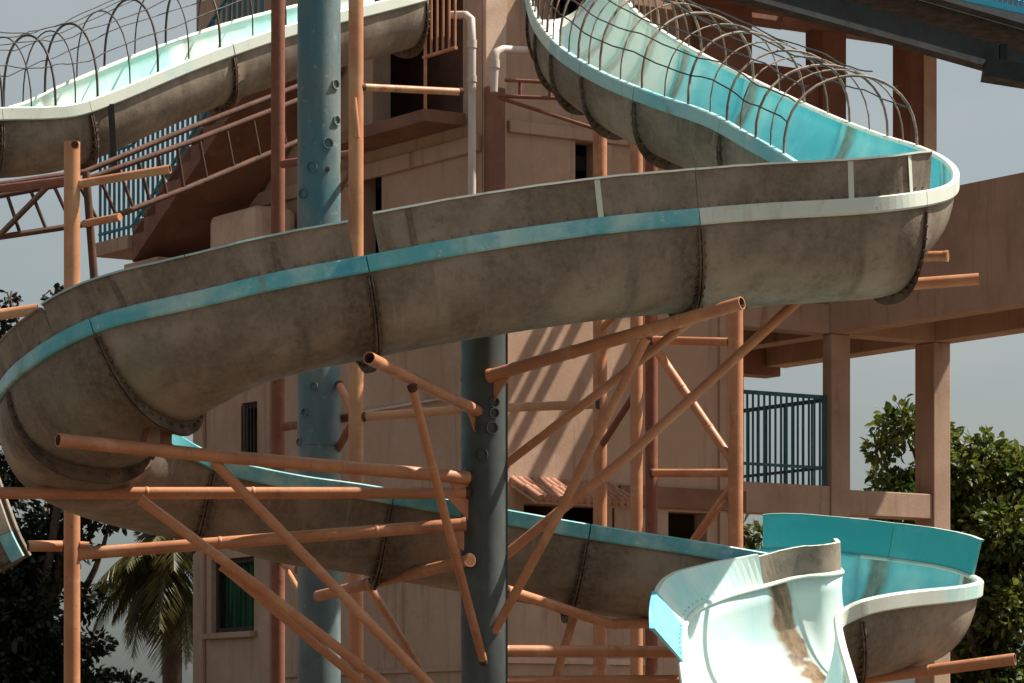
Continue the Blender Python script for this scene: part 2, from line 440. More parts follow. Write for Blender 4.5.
# main slide: control rails
O, I = [], []
def both(o, i): O.append(P(*o)); I.append(P(*i))
both((596, -95, 28.6), (520, -85, 28.0))
both((608, -45, 27.8), (526, -42, 27.3))
both((618, -12, 27.2), (532, -6, 26.8))
both((632, 10, 26.9), (540, 20, 26.4))
both((657, 30, 26.6), (562, 47, 26.0))
both((700, 55, 26.1), (602, 72, 25.4))
both((765, 87, 25.6), (655, 94, 24.9))
both((826, 115, 25.1), (712, 114, 24.45))
both((877, 135, 24.7), (750, 135, 24.05))
both((915, 147, 24.3), (786, 155, 23.75))
both((942, 160, 23.7), (808, 170, 23.5))
both((953, 174, 22.95), (818, 182, 23.25))
both((946, 186, 22.35), (812, 193, 23.1))
def offs(px, py, Y, v):
    o = P(px, py, Y); O.append(o); I.append(o + V(v))
offs(910, 195, 21.93, (-.22, .95, 0))
for q in ((850, 201, 21.8), (760, 206, 21.68), (697, 211, 21.58), (600, 220, 21.43), (480, 237, 21.24), (365, 258, 21.07)): offs(*q, (-.22, .95, 0))
offs(280, 274, 20.96, (-.15, .96, 0))
C1 = V((-1.75, 22.3))
zo = {0: 4.375, 30: 4.22, 60: 4.0, 90: 3.84, 120: 3.74, 150: 3.66, 180: 3.58}
zi = {0: 4.36, 30: 4.10, 60: 3.90, 90: 3.74, 120: 3.68, 150: 3.60, 180: 3.525}
for ph in (0, 30, 60, 90, 120, 150, 180):
    a = math.radians(ph)
    O.append(V((C1.x - 1.4 * math.sin(a), C1.y - 1.4 * math.cos(a), zo[ph])))
    I.append(V((C1.x - .42 * math.sin(a), C1.y - .42 * math.cos(a), zi[ph])))
def offi(px, py, Y, v):
    i = P(px, py, Y); I.append(i); O.append(i + V(v))
for q in ((300, 477, 22.76), (370, 487, 22.86), (460, 503, 22.98), (590, 526, 23.15), (680, 540, 23.3), (740, 550, 23.42)): offi(*q, (-.1, .97, .03))
C2 = V((1.85, 23.2))
zo = {0: 1.42, 30: 1.36, 60: 1.27, 90: 1.16, 120: 1.09, 150: 1.03}
zi = {0: 1.31, 30: 1.29, 60: 1.26, 90: 1.22, 120: 1.20, 150: 1.18}
for th in (0, 30, 60, 90, 120, 150):
    a = math.radians(th)
    O.append(V((C2.x + 1.14 * math.sin(a), C2.y + 1.16 * math.cos(a), EYE + zo[th])))
    I.append(V((C2.x + .28 * math.sin(a), C2.y + .28 * math.cos(a), EYE + zi[th])))
both((866, 600, 22.0), (800, 577, 22.92))
both((844, 609, 21.95), (765, 586, 22.8))
both((836, 617, 21.85), (722, 598, 22.5))
both((836, 628, 21.6), (692, 614, 22.0))
both((840, 648, 21.15), (684, 640, 21.4))
both((850, 683, 20.6), (688, 683, 20.7))
both((866, 745, 19.8), (698, 745, 19.8))
R1 = Rails(O, I, lambda t: .53 if t < 37 else .53 + min(1, (t - 37) / 4) * .07, lambda t: max(0., min(1., (t - 8.5) / 1.5, (14.5 - t) / 2.)))
nC = len(O) - 1
B = M['back']; GT = M['guard_teal']; GP = M['gel_pale']; RP = M['rim_pale']; RT = M['rim_teal']
slide = thing('water_slide', (.2, 22.5, 0), 'long winding grey brown fibreglass water slide with teal rim, crossing the whole scene', 'water slide', 'water slides')
joints = [1.0, 2.1, 3.0, 3.75, 4.6, 5.7, 7.3, 9.9, 12.7, 16.0, 19.0, 22.0, 23.2, 26.5, 29.3, 31.0, 34.85, 36.4, 40.3, 44.5, nC]
secs = make_slide(slide, R1, joints,
    lambda t: M['gel_chute'] if t > 36.4 else M['gel_pale'] if t < 4.6 else M['gel'],
    lambda t, s: M['rim_mint'] if 3.7 < t < 9.95 and s == 'I' else RP if (t < 7.3 or 9.9 < t < 16 or t > 34.5 or (t < 12 and s == 'O')) else RT, 'O',
    [('O', 12.6, 15.995, .235, .035, B, GT, RP), ('O', 16.005, 18.86, .235, .035, B, GT, RP),
     ('O', 19.12, 21.095, .215, .04, B, GT, M['rim_mint']), ('O', 21.105, 22.395, .215, .04, B, GT, M['rim_mint']), ('O', 22.405, 24.2, .19, .05, B, GT, B),
     ('O', 33.7, 35.2, .235, .03, GT, GT, RP), ('O', 35.208, 36.7, .235, .03, GT, GT, RP),
     ('I', 36.35, 41.0, .175, .02, GT, B, RP), ('I', 41.01, 43.6, .19, (.02, .16), GP, GP, RP), ('I', 43.605, 44.6, .205, .165, M['gel'], M['gel_lip'], M['gel_lip'])])
def host(t): return [s for s in secs if s[0] <= t <= s[1]][0][2]
for t, hh in ((13.0, .235), (14.0, .235), (17.0, .235), (18.55, .235), (20.0, .215), (21.7, .215)):
    rib(R1, 'O', t, hh, .035, w=.035).build('guard_rib', RP if t in (13.0, 14.0, 17.0) else B, host(t))
t = 9.0; k = 0
while t > 1.5:
    hoop(R1, t, .53, .0095 if k % 2 == 0 else .0055).build('cage_hoop', M['wire_pale'], slide)
    t -= .40 if t > 5 else .25; k += 1
for th in (.42, .8, 1.25, 1.75, 2.25, 2.55, 2.83):
    cage_line(R1, 1.6, 9.0, th, .53, .0052).build('cage_wire', M['iron'], slide)

# second slide, upper left
O2, I2 = [], []
for px, py, Y in ((-110, 118, 26.6), (-50, 112, 27.0), (0, 109, 27.3), (45, 108, 27.55), (78, 104, 27.75), (120, 89, 28.05), (200, 56, 28.7), (290, 25, 29.5), (380, 2, 30.4), (440, -14, 31.2), (520, -38, 33.0)):
    p = P(px, py, Y); I2.append(p); O2.append(p + V((-.5, .82, .10 + .1 * min(1, max(0, (px - 20) / 90.)))))
R2 = Rails(O2, I2, lambda t: .50)
slide2 = thing('water_slide', (-2.5, 28, 0), 'upper left caged water slide with pale mint rim, held by the slim orange post', 'water slide', 'water slides')
secs2 = make_slide(slide2, R2, [0, 2.0, 4.25, 6.35, 8.8], lambda t: M['gel_pale'], lambda t, s: RP, 'O', [])
t = .8; k = 0
while t < 7.6:
    hoop(R2, t, .60, .010 if k % 2 == 0 else .006).build('cage_hoop', M['iron'], slide2)
    t += .36 if t > 5 else .62; k += 1
for th in (.35, .8, 1.25, 1.7, 2.2, 2.7):
    cage_line(R2, .8, 7.5, th, .60, .005).build('cage_wire', M['iron'], slide2)
# strap hanging from the second slide
MB().bar(P(111, 104, 27.93), P(115, 178, 27.93), .05, .012, (0, 1, 0)).build('hanger_strap', M['iron'], slide2)

# third slide, only its end chute shows at the lower left
O3, I3 = [], []
for px, py, Y in ((-24, 440, 24.6), (-12, 470, 24.5), (-1, 500, 24.45), (12, 535, 24.4), (31, 571, 24.4)):
    p = P(px, py, Y); O3.append(p); I3.append(p + V((-.06, .8, .05)))
R3 = Rails(O3, I3, lambda t: .42)
slide3 = thing('water_slide', (-3.4, 25, 0), 'short shaded grey chute end with teal lip before the dark tree', 'water slide', 'water slides')
make_slide(slide3, R3, [0, 1.4, 2.9, 3.6], lambda t: M['back'], lambda t, s: RT if s == 'O' and t > 2.9 else M['back'], 'O', [])

# ------------------------------------------------------------------ columns, pipes
def pipe(parent, name, pts, r, mname='pipe', hollow=(False, False), seg=16):
    r *= .94
    pp = [P(*p) for p in pts]; mb = MB().tube(pp, r, seg, hollow)
    for e, (a, b) in enumerate(((pp[0], pp[1]), (pp[-1], pp[-2]))):
        t = (b - a).normalized(); L = (b - a).length
        if not hollow[e] and mname == 'pipe' and r > .025:
            mb.tube([a + t * .0, a + t * .018, a + t * .03], [r * 1.14, r * 1.1, r * 1.01], seg, mi=1 if random.random() < .4 else 0)
    if (pp[-1] - pp[0]).length > 1.0 and mname == 'pipe':
        for f in (random.uniform(.25, .45), random.uniform(.55, .8)):   # welded splice
            i = min(int(f * (len(pp) - 1)), len(pp) - 2); g = f * (len(pp) - 1) - i
            c = pp[i].lerp(pp[i + 1], g); t = (pp[i + 1] - pp[i]).normalized()
            mb.tube([c - t * .012, c - t * .005, c + t * .005, c + t * .012], [r * 1.0, r * 1.09, r * 1.09, r * 1.0], seg, caps=False)
    return mb.build(name, [M[mname], M['rust_and_shade']], parent)
def ring(parent, px, py, Y, r, tilt=0):
    # cut pipe stub welded on the column face
    c = P(px, py, Y); d = V((math.sin(tilt), -math.cos(tilt), .25)).normalized()
    return MB().tube([c + d * -.05, c + d * .03], r, 14, (False, True)).build('pipe_stub', [M['column'], M['column_dark']], parent)

colr = thing('steel_column', (P(319, 0, 26).x, 26, 0), 'tall round faded teal steel column behind the slide, dotted with cut pipe stubs', 'steel column', 'steel columns carrying the slides')
x1 = P(319, 0, 26).x
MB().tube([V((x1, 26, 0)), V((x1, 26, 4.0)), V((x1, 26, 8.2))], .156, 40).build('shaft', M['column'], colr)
MB().tube([V((x1, 26, P(0, 446, 26).z)), V((x1, 26, P(0, 444, 26).z + .012))], .162, 40).build('weld_seam', M['column'], colr)
for px, py, r in ((336, 83, .036), (337, 119, .036), (329, 143, .04), (313, 167, .042), (304, 193, .04), (315, 386, .03), (306, 412, .03), (300, 441, .03)):
    a = (px - 319) / 22.0
    an = math.asin(max(-.98, min(.98, a)))
    c = V((x1 + .156 * math.sin(an), 26 - .156 * math.cos(an), P(px, py, 25.85).z)); d = V((math.sin(an), -math.cos(an), 0))
    MB().tube([c - d * .05, c + d * .014], r, 16, (False, True)).build('pipe_stub', [M['column'], M['column_dark']], colr)
c = V((x1 + .156 * math.sin(.45), 26 - .156 * math.cos(.45), P(0, 169, 25.85).z)); d = V((math.sin(.45), -math.cos(.45), 0))
MB().tube([c - d * .02, c + d * .004], .018, 12).build('bolt_hole', M['dark'], colr)

YC = 22.62; x2 = P(484, 0, YC).x
colf = thing('steel_column', (x2, YC, 0), 'thick dark grey steel column under the middle of the long slide, carrying orange pipe arms', 'steel column', 'steel columns carrying the slides')
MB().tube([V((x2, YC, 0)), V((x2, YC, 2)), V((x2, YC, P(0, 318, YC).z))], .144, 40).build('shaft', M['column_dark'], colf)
MB().bar(V((x2 + .13, YC - .02, .2)), V((x2 + .13, YC - .02, P(0, 330, YC).z)), .04, .05, (0, 1, 0)).build('edge_channel', M['column_dark'], colf)
MB().tube([V((x2, YC, P(0, 381, YC).z)), V((x2, YC, P(0, 379, YC).z + .008))], .148, 40).build('weld_seam', M['column_dark'], colf)
for px, py, r in ((494, 402, .036), (494, 413, .034), (492, 428, .04), (482, 429, .034), (481, 455, .046)):
    an = math.asin(max(-.98, min(.98, (px - 484) / 23.)))
    c = V((x2 + .144 * math.sin(an), YC - .144 * math.cos(an), P(px, py, YC - .13).z)); d = V((math.sin(an), -math.cos(an), 0))
    MB().tube([c - d * .05, c + d * .014], r, 16, (False, True)).build('pipe_stub', [M['column_dark'], M['iron']], colf)
YF = YC - .1
for nm, pts, r, ho in (
    ('support_arm', ((58, 440, 21.0), (215, 456, 21.56), (472, 478, YF)), .043, (True, False)),
    ('support_arm', ((-30, 493, 21.95), (470, 493, YF)), .039, (True, False)),
    ('support_arm', ((78, 554, 22.25), (466, 524, YF - .1)), .041, (False, False)),
    ('support_arm', ((369, 358, 20.9), (479, 412, YF)), .040, (True, False)),
    ('support_arm', ((489, 376, YF - .03), (742, 303, 21.5)), .043, (False, True)),
    ('support_arm', ((318, 596, 24.3), (470, 560, YF - .08)), .040, (True, False)),
    ('support_arm', ((742, 303, 22.6), (860, 288, 22.6), (979, 279, 22.5)), .040, (False, True)),
    ('support_arm', ((850, 258, 23.5), (948, 256, 23.3)), .036, (False, False)),
    ('support_arm', ((503, 589, YF + .1), (610, 624, 23.4), (652, 623, 23.6)), .036, (False, False)),
    ('support_arm', ((503, 651, YF + .1), (690, 652, 22.9)), .040, (False, False)),
    ('support_arm', ((503, 681, YF + .1), (690, 680, 22.9)), .035, (False, False)),
    ('brace', ((140, 499, 21.8), (256, 585, 21.9), (395, 692, 22.1)), .034, (False, False)),
    ('brace', ((222, 566, 21.95), (378, 696, 22.2)), .030, (False, False)),
    ('brace', ((214, 462, 21.6), (440, 696, 21.9)), .034, (False, False)),
    ('brace', ((412, 386, 21.4), (446, 520, 22.0), (484, 664, YF - .02)), .029, (False, False)),
    ('brace', ((372, 590, 24.2), (402, 640, 24.0), (432, 692, 23.8)), .030, (False, False)),
    ('brace', ((503, 466, YF + .1), (600, 392, 22.3), (704, 310, 21.9)), .030, (False, False)),
    ('brace', ((503, 557, YF + .1), (629, 455, 22.4), (803, 296, 22.6)), .034, (False, False)),
    ('brace', ((494, 632, YF), (560, 512, 22.2), (646, 338, 21.9)), .031, (False, False)),
    ('brace', ((574, 616, 23.3), (552, 690, 23.2)), .030, (False, False))):
    pipe(colf, nm, pts, r, 'pipe', ho)
for (ax, ay, aY), (ex, ey, eY) in (((420, 473, 22.35), (468, 478, YF)), ((420, 493, 22.4), (468, 493, YF)), ((420, 527, 22.43), (464, 524, YF - .1)), ((440, 392, 22.0), (477, 411, YF)), ((540, 361, 22.3), (494, 374, YF - .03))):
    e = P(ex, ey, eY); t = (P(ax, ay, aY) - e).normalized(); nn = t.cross(Vector((0, 0, 1))).normalized() * .006
    g = MB(); c = [e + t * .0, e + t * .17, e + t * .0 - Vector((0, 0, .17))]
    i = [g.add(q + nn) for q in c] + [g.add(q - nn) for q in c]
    g.face((i[0], i[1], i[2])); g.face((i[5], i[4], i[3]))
    for k in range(3): g.face((i[k], i[(k + 1) % 3], i[3 + (k + 1) % 3], i[3 + k]))
    g.build('gusset_plate', M['pipe'], colf)
# saddle struts between arms and flume
MB().bar(P(166, 418, 21.45), P(166, 446, 21.4), .07, .06).build('saddle', M['rust'], colf)
MB().bar(P(150, 420, 21.4), P(141, 446, 21.35), .035, .02).build('saddle', M['rust'], colf)

# left post
postl = thing('support_post', (P(72, 0, 24.6).x, 24.6, 0), 'slim orange pipe post on the left holding the caged upper left slide', 'post', 'pipe posts of the slide supports')
xl = P(72, 0, 24.6).x
MB().tube([V((xl, 24.6, 0)), V((xl, 24.6, 3)), V((xl, 24.6, P(0, 142, 24.6).z))], .056, 20, (False, True)).build('shaft', [M['pipe'], M['rust_and_shade']], postl)
MB().tube([V((xl + .03, 24.53, P(0, 147, 24.6).z)), V((xl + .03, 24.5, P(0, 147, 24.6).z))], .03, 12, (False, True)).build('pipe_stub', [M['pipe'], M['rust_and_shade']], postl)
pipe(postl, 'support_arm', ((79, 184, 24.6), (170, 169, 24.4)), .032, 'pipe', (False, True))
pipe(postl, 'support_arm', ((-25, 192, 26.2), (72, 180, 24.9)), .034, 'rust')
pipe(postl, 'support_arm', ((28, 546, 24.6), (66, 546, 24.7)), .04, 'pipe', (True, False))
pipe(postl, 'support_arm', ((76, 545, 24.6), (89, 546, 24.6)), .03, 'pipe', (False, True))
pipe(postl, 'support_arm', ((-30, 319, 23.9), (38, 309, 23.9)), .04, 'pipe', (True, True))

# rear posts
def post(name, px, w, Y, row_top, mname, label, arms=()):
    x = P(px, 0, Y).x; zt = P(0, row_top, Y).z
    o = thing(name, (x, Y, 0), label, 'post', 'pipe posts of the slide supports')
    MB().tube([V((x, Y, 0)), V((x, Y, zt * .5)), V((x, Y, zt))], w * Y / F / 2, 20).build('shaft', M[mname], o)
    for nm, pts, r, mn in arms: pipe(o, nm, pts, r, mn)
    return o
post('support_post', 278, 14, 27.0, 0 - 40, 'rust', 'rust red pipe post just left of the faded teal column', (
    ('cross_pipe', ((283, 427, 26.9), (352, 417, 26.0)), .034, 'rust'), ('brace', ((283, 562, 26.9), (298, 570, 26.4)), .03, 'pipe'), ('brace', ((284, 565, 26.9), (300, 592, 26.4)), .022, 'pipe'),
    ('cross_pipe', ((283, 164, 26.9), (352, 154, 26.0)), .034, 'rust')))
post('support_post', 356, 15, 25.4, -40, 'pipe', 'bright orange pipe post just right of the faded teal column', (
    ('cross_pipe', ((362, 417, 25.4), (470, 409, 25.3), (600, 404, 25.2)), .034, 'pipe'),
    ('cross_pipe', ((361, 87, 25.4), (462, 92, 25.8)), .028, 'pipe'),
    ('brace', ((339, 384, 25.9), (353, 412, 25.6)), .030, 'pipe'), ('brace', ((352, 424, 25.6), (336, 452, 26.0)), .03, 'rust'),
    ('brace', ((340, 190, 26.2), (352, 168, 25.8)), .022, 'rust'),
    ('brace', ((354, 98, 25.33), (358, 138, 25.33)), .02, 'pipe')))
# pipe tower close to the building
tow = thing('pipe_tower', (P(660, 0, 35).x, 34.6, 0), 'orange pipe tower of posts and braces standing before the sunlit building wall', 'pipe tower')
for px, w, Y, rt, mn in ((600, 14, 35.2, 100, 'pipe'), (636.5, 12.5, 34.6, 60, 'pipe'), (651.5, 12.5, 35.0, 60, 'rust'), (735.5, 15, 34.2, 308, 'pipe')):
    x = P(px, 0, Y).x; z = P(0, rt, Y).z
    MB().tube([V((x, Y, 0)), V((x, Y, z * .5)), V((x, Y, z))], w * Y / F / 2, 20).build('post', M[mn], tow)
for nm, pts, r, mn in (
    ('cross_pipe', ((652, 340, 34.9), (732, 342, 34.25)), .042, 'pipe'), ('cross_pipe', ((652, 473, 34.9), (732, 473, 34.25)), .042, 'pipe'),
    ('brace', ((655, 348, 34.8), (700, 414, 34.5), (734, 464, 34.2)), .045, 'pipe'), ('brace', ((735, 482, 34.2), (690, 546, 34.6)), .045, 'pipe'),
    ('brace', ((726, 500, 34.2), (716, 512, 34.3)), .02, 'pipe'),
    ('cross_pipe', ((505, 407, 35.6), (600, 404, 35.2)), .04, 'rust'),
    ('brace', ((600, 330, 35.2), (640, 290, 34.6)), .035, 'pipe'), ('brace', ((600, 448, 35.2), (636, 392, 34.6)), .035, 'rust'),
    ('cross_pipe', ((600, 278, 35.2), (652, 280, 34.9)), .035, 'pipe')):
    pipe(tow, nm, pts, r, mn)
# pipe under the last bend
lp = thing('support_pipe', P(940, 667, 22.6), 'orange pipe end sticking out right below the last bend of the slide', 'pipe')
pipe(lp, 'tube', ((780, 690, 22.9), (1015, 659, 22.4)), .04, 'pipe', (False, True))

# ladder-like girder, upper left
gd = thing('lattice_girder', P(150, 200, 26.8), 'rusty ladder-like steel girder climbing under the upper left slide', 'girder')
top = [P(-40, 203, 26.4), P(85, 180, 26.6), P(190, 142, 27.4), P(330, 88, 28.6)]
top2 = [P(-40, 190, 26.4), P(85, 172, 26.7), P(190, 128, 27.5), P(330, 74, 28.8)]
bot = [P(-40, 243, 26.4), P(100, 222, 26.6), P(190, 187, 27.4), P(330, 128, 28.6)]
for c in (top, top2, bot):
    MB().tube(c, .022, 8).build('chord', M['rust_and_shade'], gd)
def onpl(c, f):
    f *= len(c) - 1; i = min(int(f), len(c) - 2); return c[i].lerp(c[i + 1], f - i)
for q in range(17):
    f = q / 16.
    MB().tube([onpl(top, f), onpl(bot, min(1, f + .018))], .014, 7).build('rung', M['rust_and_shade'], gd)
MB().tube([P(-5, 240, 26.4), P(48, 186, 26.5)], .022, 8).build('diagonal', M['rust_and_shade'], gd)
MB().tube([P(86, 172, 26.5), P(95, 290, 26.5)], .03, 8).build('leg', M['rust_and_shade'], gd)
MB().tube([P(84, 224, 26.5), P(120, 217, 26.3)], .03, 8).build('stub', M['pipe'], gd)

# ------------------------------------------------------------------ building
BO = V((P(482, 0, 36).x, 36, 0)); U = V((.833, .553, 0)); W = V((-.553, .833, 0)); Z = V((0, 0, 1))
def bp(u, v, z): return BO + U * u + W * v + Z * z
def ubox(mb, u0, u1, v0, v1, z0, z1): return mb.obox(bp(u0, v0, z0), U * (u1 - u0), W * (v1 - v0), Z * (z1 - z0))
def zr(row, u, v): return EYE + (HZ - row) * bp(u, v, 0).y / F
def wall(mb, o, ax, nrm, L, z0, z1, th, holes):
    """wall of length L along ax, outward normal nrm, with rectangular openings (a0,a1,z0,z1)"""
    xs = sorted({0, L, *[h[0] for h in holes], *[h[1] for h in holes]}); zs = sorted({z0, z1, *[h[2] for h in holes], *[h[3] for h in holes]})
    solid = lambda i, j: 0 <= i < len(xs) - 1 and 0 <= j < len(zs) - 1 and not any(h[0] - 1e-6 <= xs[i] and xs[i + 1] <= h[1] + 1e-6 and h[2] - 1e-6 <= zs[j] and zs[j + 1] <= h[3] + 1e-6 for h in holes)
    q = lambda x, z, d: o + ax * x + Z * z - nrm * d
    for i in range(len(xs) - 1):
        for j in range(len(zs) - 1):
            if not solid(i, j): continue
            a, b, c, d = xs[i], xs[i + 1], zs[j], zs[j + 1]
            for dep in (0, th):
                mb.face([mb.add(q(*p, dep)) for p in ((a, c), (b, c), (b, d), (a, d))])
            for di, dj, e in ((-1, 0, ((a, c), (a, d))), (1, 0, ((b, c), (b, d))), (0, -1, ((a, c), (b, c))), (0, 1, ((a, d), (b, d)))):
                if not solid(i + di, j + dj):
                    mb.face([mb.add(q(*e[0], 0)), mb.add(q(*e[1], 0)), mb.add(q(*e[1], th)), mb.add(q(*e[0], th))])
    return mb
bld = thing('tower_building', bp(1.5, 3, 0), 'weathered pinkish beige concrete building behind the slides with a sunlit front corner', 'building')
TOP = 12.5
# left (shaded) face along W, holes in (v, z)
holesL = [(.35, 2.1, 8.15, 10.1), (1.92, 2.4, 6.1, zr(165, 0, 2.1)), (4.62, 5.6, zr(632, 0, 5.1), zr(558, 0, 5.1)), (4.55, 4.9, 4.95, zr(402, 0, 4.7))]
wall(MB(), bp(0, 0, 0), W, -U, 5.95, 0, TOP, .22, holesL).build('wall', M['stucco'], bld)
holesF = [(.5 - .22, 1.62 - .22, zr(552, .9, 0), zr(505, .9, 0)), (2.30 - .22, 2.8 - .22, zr(552, 2.5, 0), zr(512, 2.5, 0)), (.85 - .22, 1.95 - .22, 8.72, 9.42), (1.13 - .22, 1.42 - .22, zr(182, 1.25, 0), zr(141, 1.25, 0))]
wall(MB(), bp(.222, .0, 0), U, -W, 3.06, 0, TOP, .22, holesF).build('wall', M['stucco'], bld)
wall(MB(), bp(3.28, .225, 0), W, U, 5.7, 0, TOP, .2, []).build('wall', M['stucco'], bld)
wall(MB(), bp(.225, 5.95, 0), U, W, 2.83, 0, TOP, .2, []).build('wall', M['stucco'], bld)
ubox(MB(), -.1, 3.4, -.1, 6.05, TOP + .003, TOP + .2).build('roof', M['concrete'], bld)
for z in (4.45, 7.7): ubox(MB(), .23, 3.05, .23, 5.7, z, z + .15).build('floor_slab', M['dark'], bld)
ubox(MB(), 1.0, 1.1, .23, 5.7, 0, TOP - .1).build('partition', M['redwall'], bld)
# ledges, pilasters
ubox(MB(), -.06, -.003, 0, 5.95, 7.74, 7.9).build('ledge', M['stucco'], bld, bevel=.01)
ubox(MB(), -.05, -.003, 4.2, 4.42, 0, 7.735).build('pilaster', M['stucco'], bld, bevel=.01)
ubox(MB(), -.05, -.003, 5.72, 5.95, 0, 7.735).build('pilaster', M['stucco'], bld, bevel=.01)
ubox(MB(), .005, .26, -.055, -.003, 0, TOP).build('pilaster', M['pale_plaster_and_sun'], bld, bevel=.01)
ubox(MB(), .30, 3.28, -.05, -.003, zr(138, .9, 0), zr(126, .9, 0)).build('ledge', M['stucco'], bld, bevel=.01)
ubox(MB(), 1.66, 3.28, -.055, -.003, zr(509, 2.4, 0), zr(488, 2.4, 0)).build('lintel', M['redwall'], bld, bevel=.01)
for u in (1.49, 2.95): ubox(MB(), u, u + .08, -.03, -.003, 0, zr(145, 1.5, 0)).build('pilaster', M['stucco'], bld)
ubox(MB(), .02, 2.0, -.04, -.003, zr(664, 1, 0), zr(658, 1, 0)).build('ledge', M['pale_plaster_and_sun'], bld)
ubox(MB(), -.04, -.003, 0.02, 4.15, zr(672, 0, 1), zr(668, 0, 1)).build('ledge', M['stucco'], bld)
# rust red corner post under the pale pilaster
cp = ubox(MB(), -.03, .2, -.14, -.06, 4.6, zr(88, 0, 0)).build('corner_post', M['redwall'], bld, bevel=.02)
# windows
def window(parent, v0, v1, z0, z1, curtain_=True):
    fr = MB(); w = .06
    for a, b, c, d in ((v0, v1, z0, z0 + w), (v0, v1, z1 - w, z1), (v0, v0 + w, z0 + w, z1 - w), (v1 - w, v1, z0 + w, z1 - w)):
        ubox(fr, .06, .12, a + .004, b - .004, c + .004, d - .004)
    f = fr.build('window', M['iron'], parent)
    ubox(MB(), .085, .093, v0 + w, v1 - w, z0 + w, z1 - w).build('pane', M['glass'], f)
    if curtain_: 
        mb = MB(); n = 60; r0 = []; r1 = []
        for i in range(n + 1):
            f_ = i / n; uu = .16 + .02 * math.sin(f_ * 60) + .01 * math.sin(f_ * 137)
            r0.append(mb.add(bp(uu, v0 + .02 + (v1 - v0 - .04) * f_, z0 + .02))); r1.append(mb.add(bp(uu, v0 + .02 + (v1 - v0 - .04) * f_, z1 - .02)))
        for i in range(n): mb.face((r0[i], r0[i + 1], r1[i + 1], r1[i]), True)
        mb.build('curtain', M['curtain'], f)
    return f
window(bld, *holesL[2])
f = window(bld, *holesL[3], False)
for i in range(5):
    v = 4.58 + i * .07
    MB().tube([bp(-.02, v, 4.97), bp(-.02, v, holesL[3][3] - .03)], .009, 6).build('bar', M['iron'], f)
for i in range(8):
    MB().tube([bp(.93 + i * .135, .06, 8.722), bp(.93 + i * .135, .06, 9.418)], .016, 7).build('window_bar', M['iron'], bld)
ubox(MB(), -.09, -.003, 4.56, 5.66, holesL[2][2] - .07, holesL[2][2] - .004).build('window_sill', M['concrete'], bld, bevel=.008)
ubox(MB(), -.07, -.003, 4.5, 4.96, holesL[3][2] - .06, holesL[3][2] - .004).build('window_sill', M['concrete'], bld, bevel=.008)
MB().tube([bp(-.03, 3.3, 0), bp(-.03, 3.3, 5.2), bp(-.03, 3.22, 5.3), bp(-.03, .6, 5.32)], .016, 8).build('conduit', M['pvc'], bld)
ubox(MB(), -.1, -.003, 3.2, 3.42, 4.05, 4.4).build('junction_box', M['steel'], bld, bevel=.01)
# tiled awning
aw = MB()
for i in range(15):
    u0 = .33 + i * .083
    for j in range(2):
        pa, pb = bp(u0 + .04, -.5 + .25 * j, zr(503, .8, 0) + .0 + .10 * j), bp(u0 + .04, -.23 + .25 * j, zr(503, .8, 0) + .125 + .10 * j)
        aw.tube([pa, pb], .04, 10)
awo = aw.build('tiled_awning', M['tile'], bld)
MB().obox(bp(.33, -.47, zr(503, .8, 0) - .05), U * 1.25, W * .45 + Z * .2, Z * .03).build('rafter_board', M['concrete'], awo)
# balcony recess on shaded face: landing slab, orange railing
ubox(MB(), -.55, -.065, .2, 2.7, 8.02, 8.14).build('landing_slab', M['redwall'], bld)
rlo = MB().tube([bp(-.5, -.3, 9.9), bp(-.5, .3, 9.9)], .02, 8).build('railing', M['pipe'], bld)
MB().tube([bp(-.5, -.3, 8.67), bp(-.5, .3, 8.67)], .02, 8).build('bottom_rail', M['pipe'], rlo)
for i in range(6):
    MB().tube([bp(-.5, -.28 + .11 * i, 8.145 if i == 5 else 8.67), bp(-.5, -.28 + .11 * i, 9.9)], .018 if i == 5 else .013, 7).build('baluster', M['pipe'], rlo)
# stair flight along the shaded face
st = MB()
v0, v1, za, zb = 5.6, 2.6, 7.2, 8.95
st.hexa([bp(-1.0, v0, za), bp(-.065, v0, za), bp(-.065, v1, zb), bp(-1.0, v1, zb), bp(-1.0, v0, za + .3), bp(-.065, v0, za + .3), bp(-.065, v1, zb + .3), bp(-1.0, v1, zb + .3)])
n = 11
for i in range(n):
    a = v0 + (v1 - v0) * i / n; b = v0 + (v1 - v0) * (i + 1) / n; z = za + .3 + (zb - za) * i / n
    ubox(st, -1.0, -.07, b, a - .001, z + .002, z + (zb - za) / n + .002)
sto = st.build('stair_flight', M['redwall'], bld)
ubox(MB(), -1.05, -.065, 5.62, 6.45, 7.35, 7.5).build('landing_slab', M['concrete'], sto)
ubox(MB(), -1.0, -.065, 5.0, 5.8, 7.02, 7.19).build('landing_beam', M['stucco'], sto)
ubox(MB(), -.6, -.065, 3.55, 4.6, 7.18, 7.62).build('stub_beam', M['pale_plaster_and_sun'], sto, bevel=.09)
sr = MB()
def stz(v): return 7.5 if v > v0 else za + .32 + (zb - za) * (v0 - v) / (v0 - v1)
def rail_line(pts, r=.02): return MB().tube(pts, r, 8)
rr = rail_line([bp(-1.0, 6.4, 8.5), bp(-1.0, v0, 8.5), bp(-1.0, v1, zb + 1.3)]).build('railing', M['rail_teal'], bld)
rail_line([bp(-1.0, 6.4, 7.6), bp(-1.0, v0, 7.6), bp(-1.0, v1, zb + .42)]).build('bottom_rail', M['rail_teal'], rr)
for i in range(34):
    v = 6.38 - i * .115
    if v < v1: break
    zt = 8.5 if v > v0 else 8.5 + (zb + 1.3 - 8.5) * (v0 - v) / (v0 - v1)
    MB().bar(bp(-1.0, v, max(stz(v), 7.5)), bp(-1.0, v, zt), .035, .03).build('baluster', M['rail_teal'], rr)

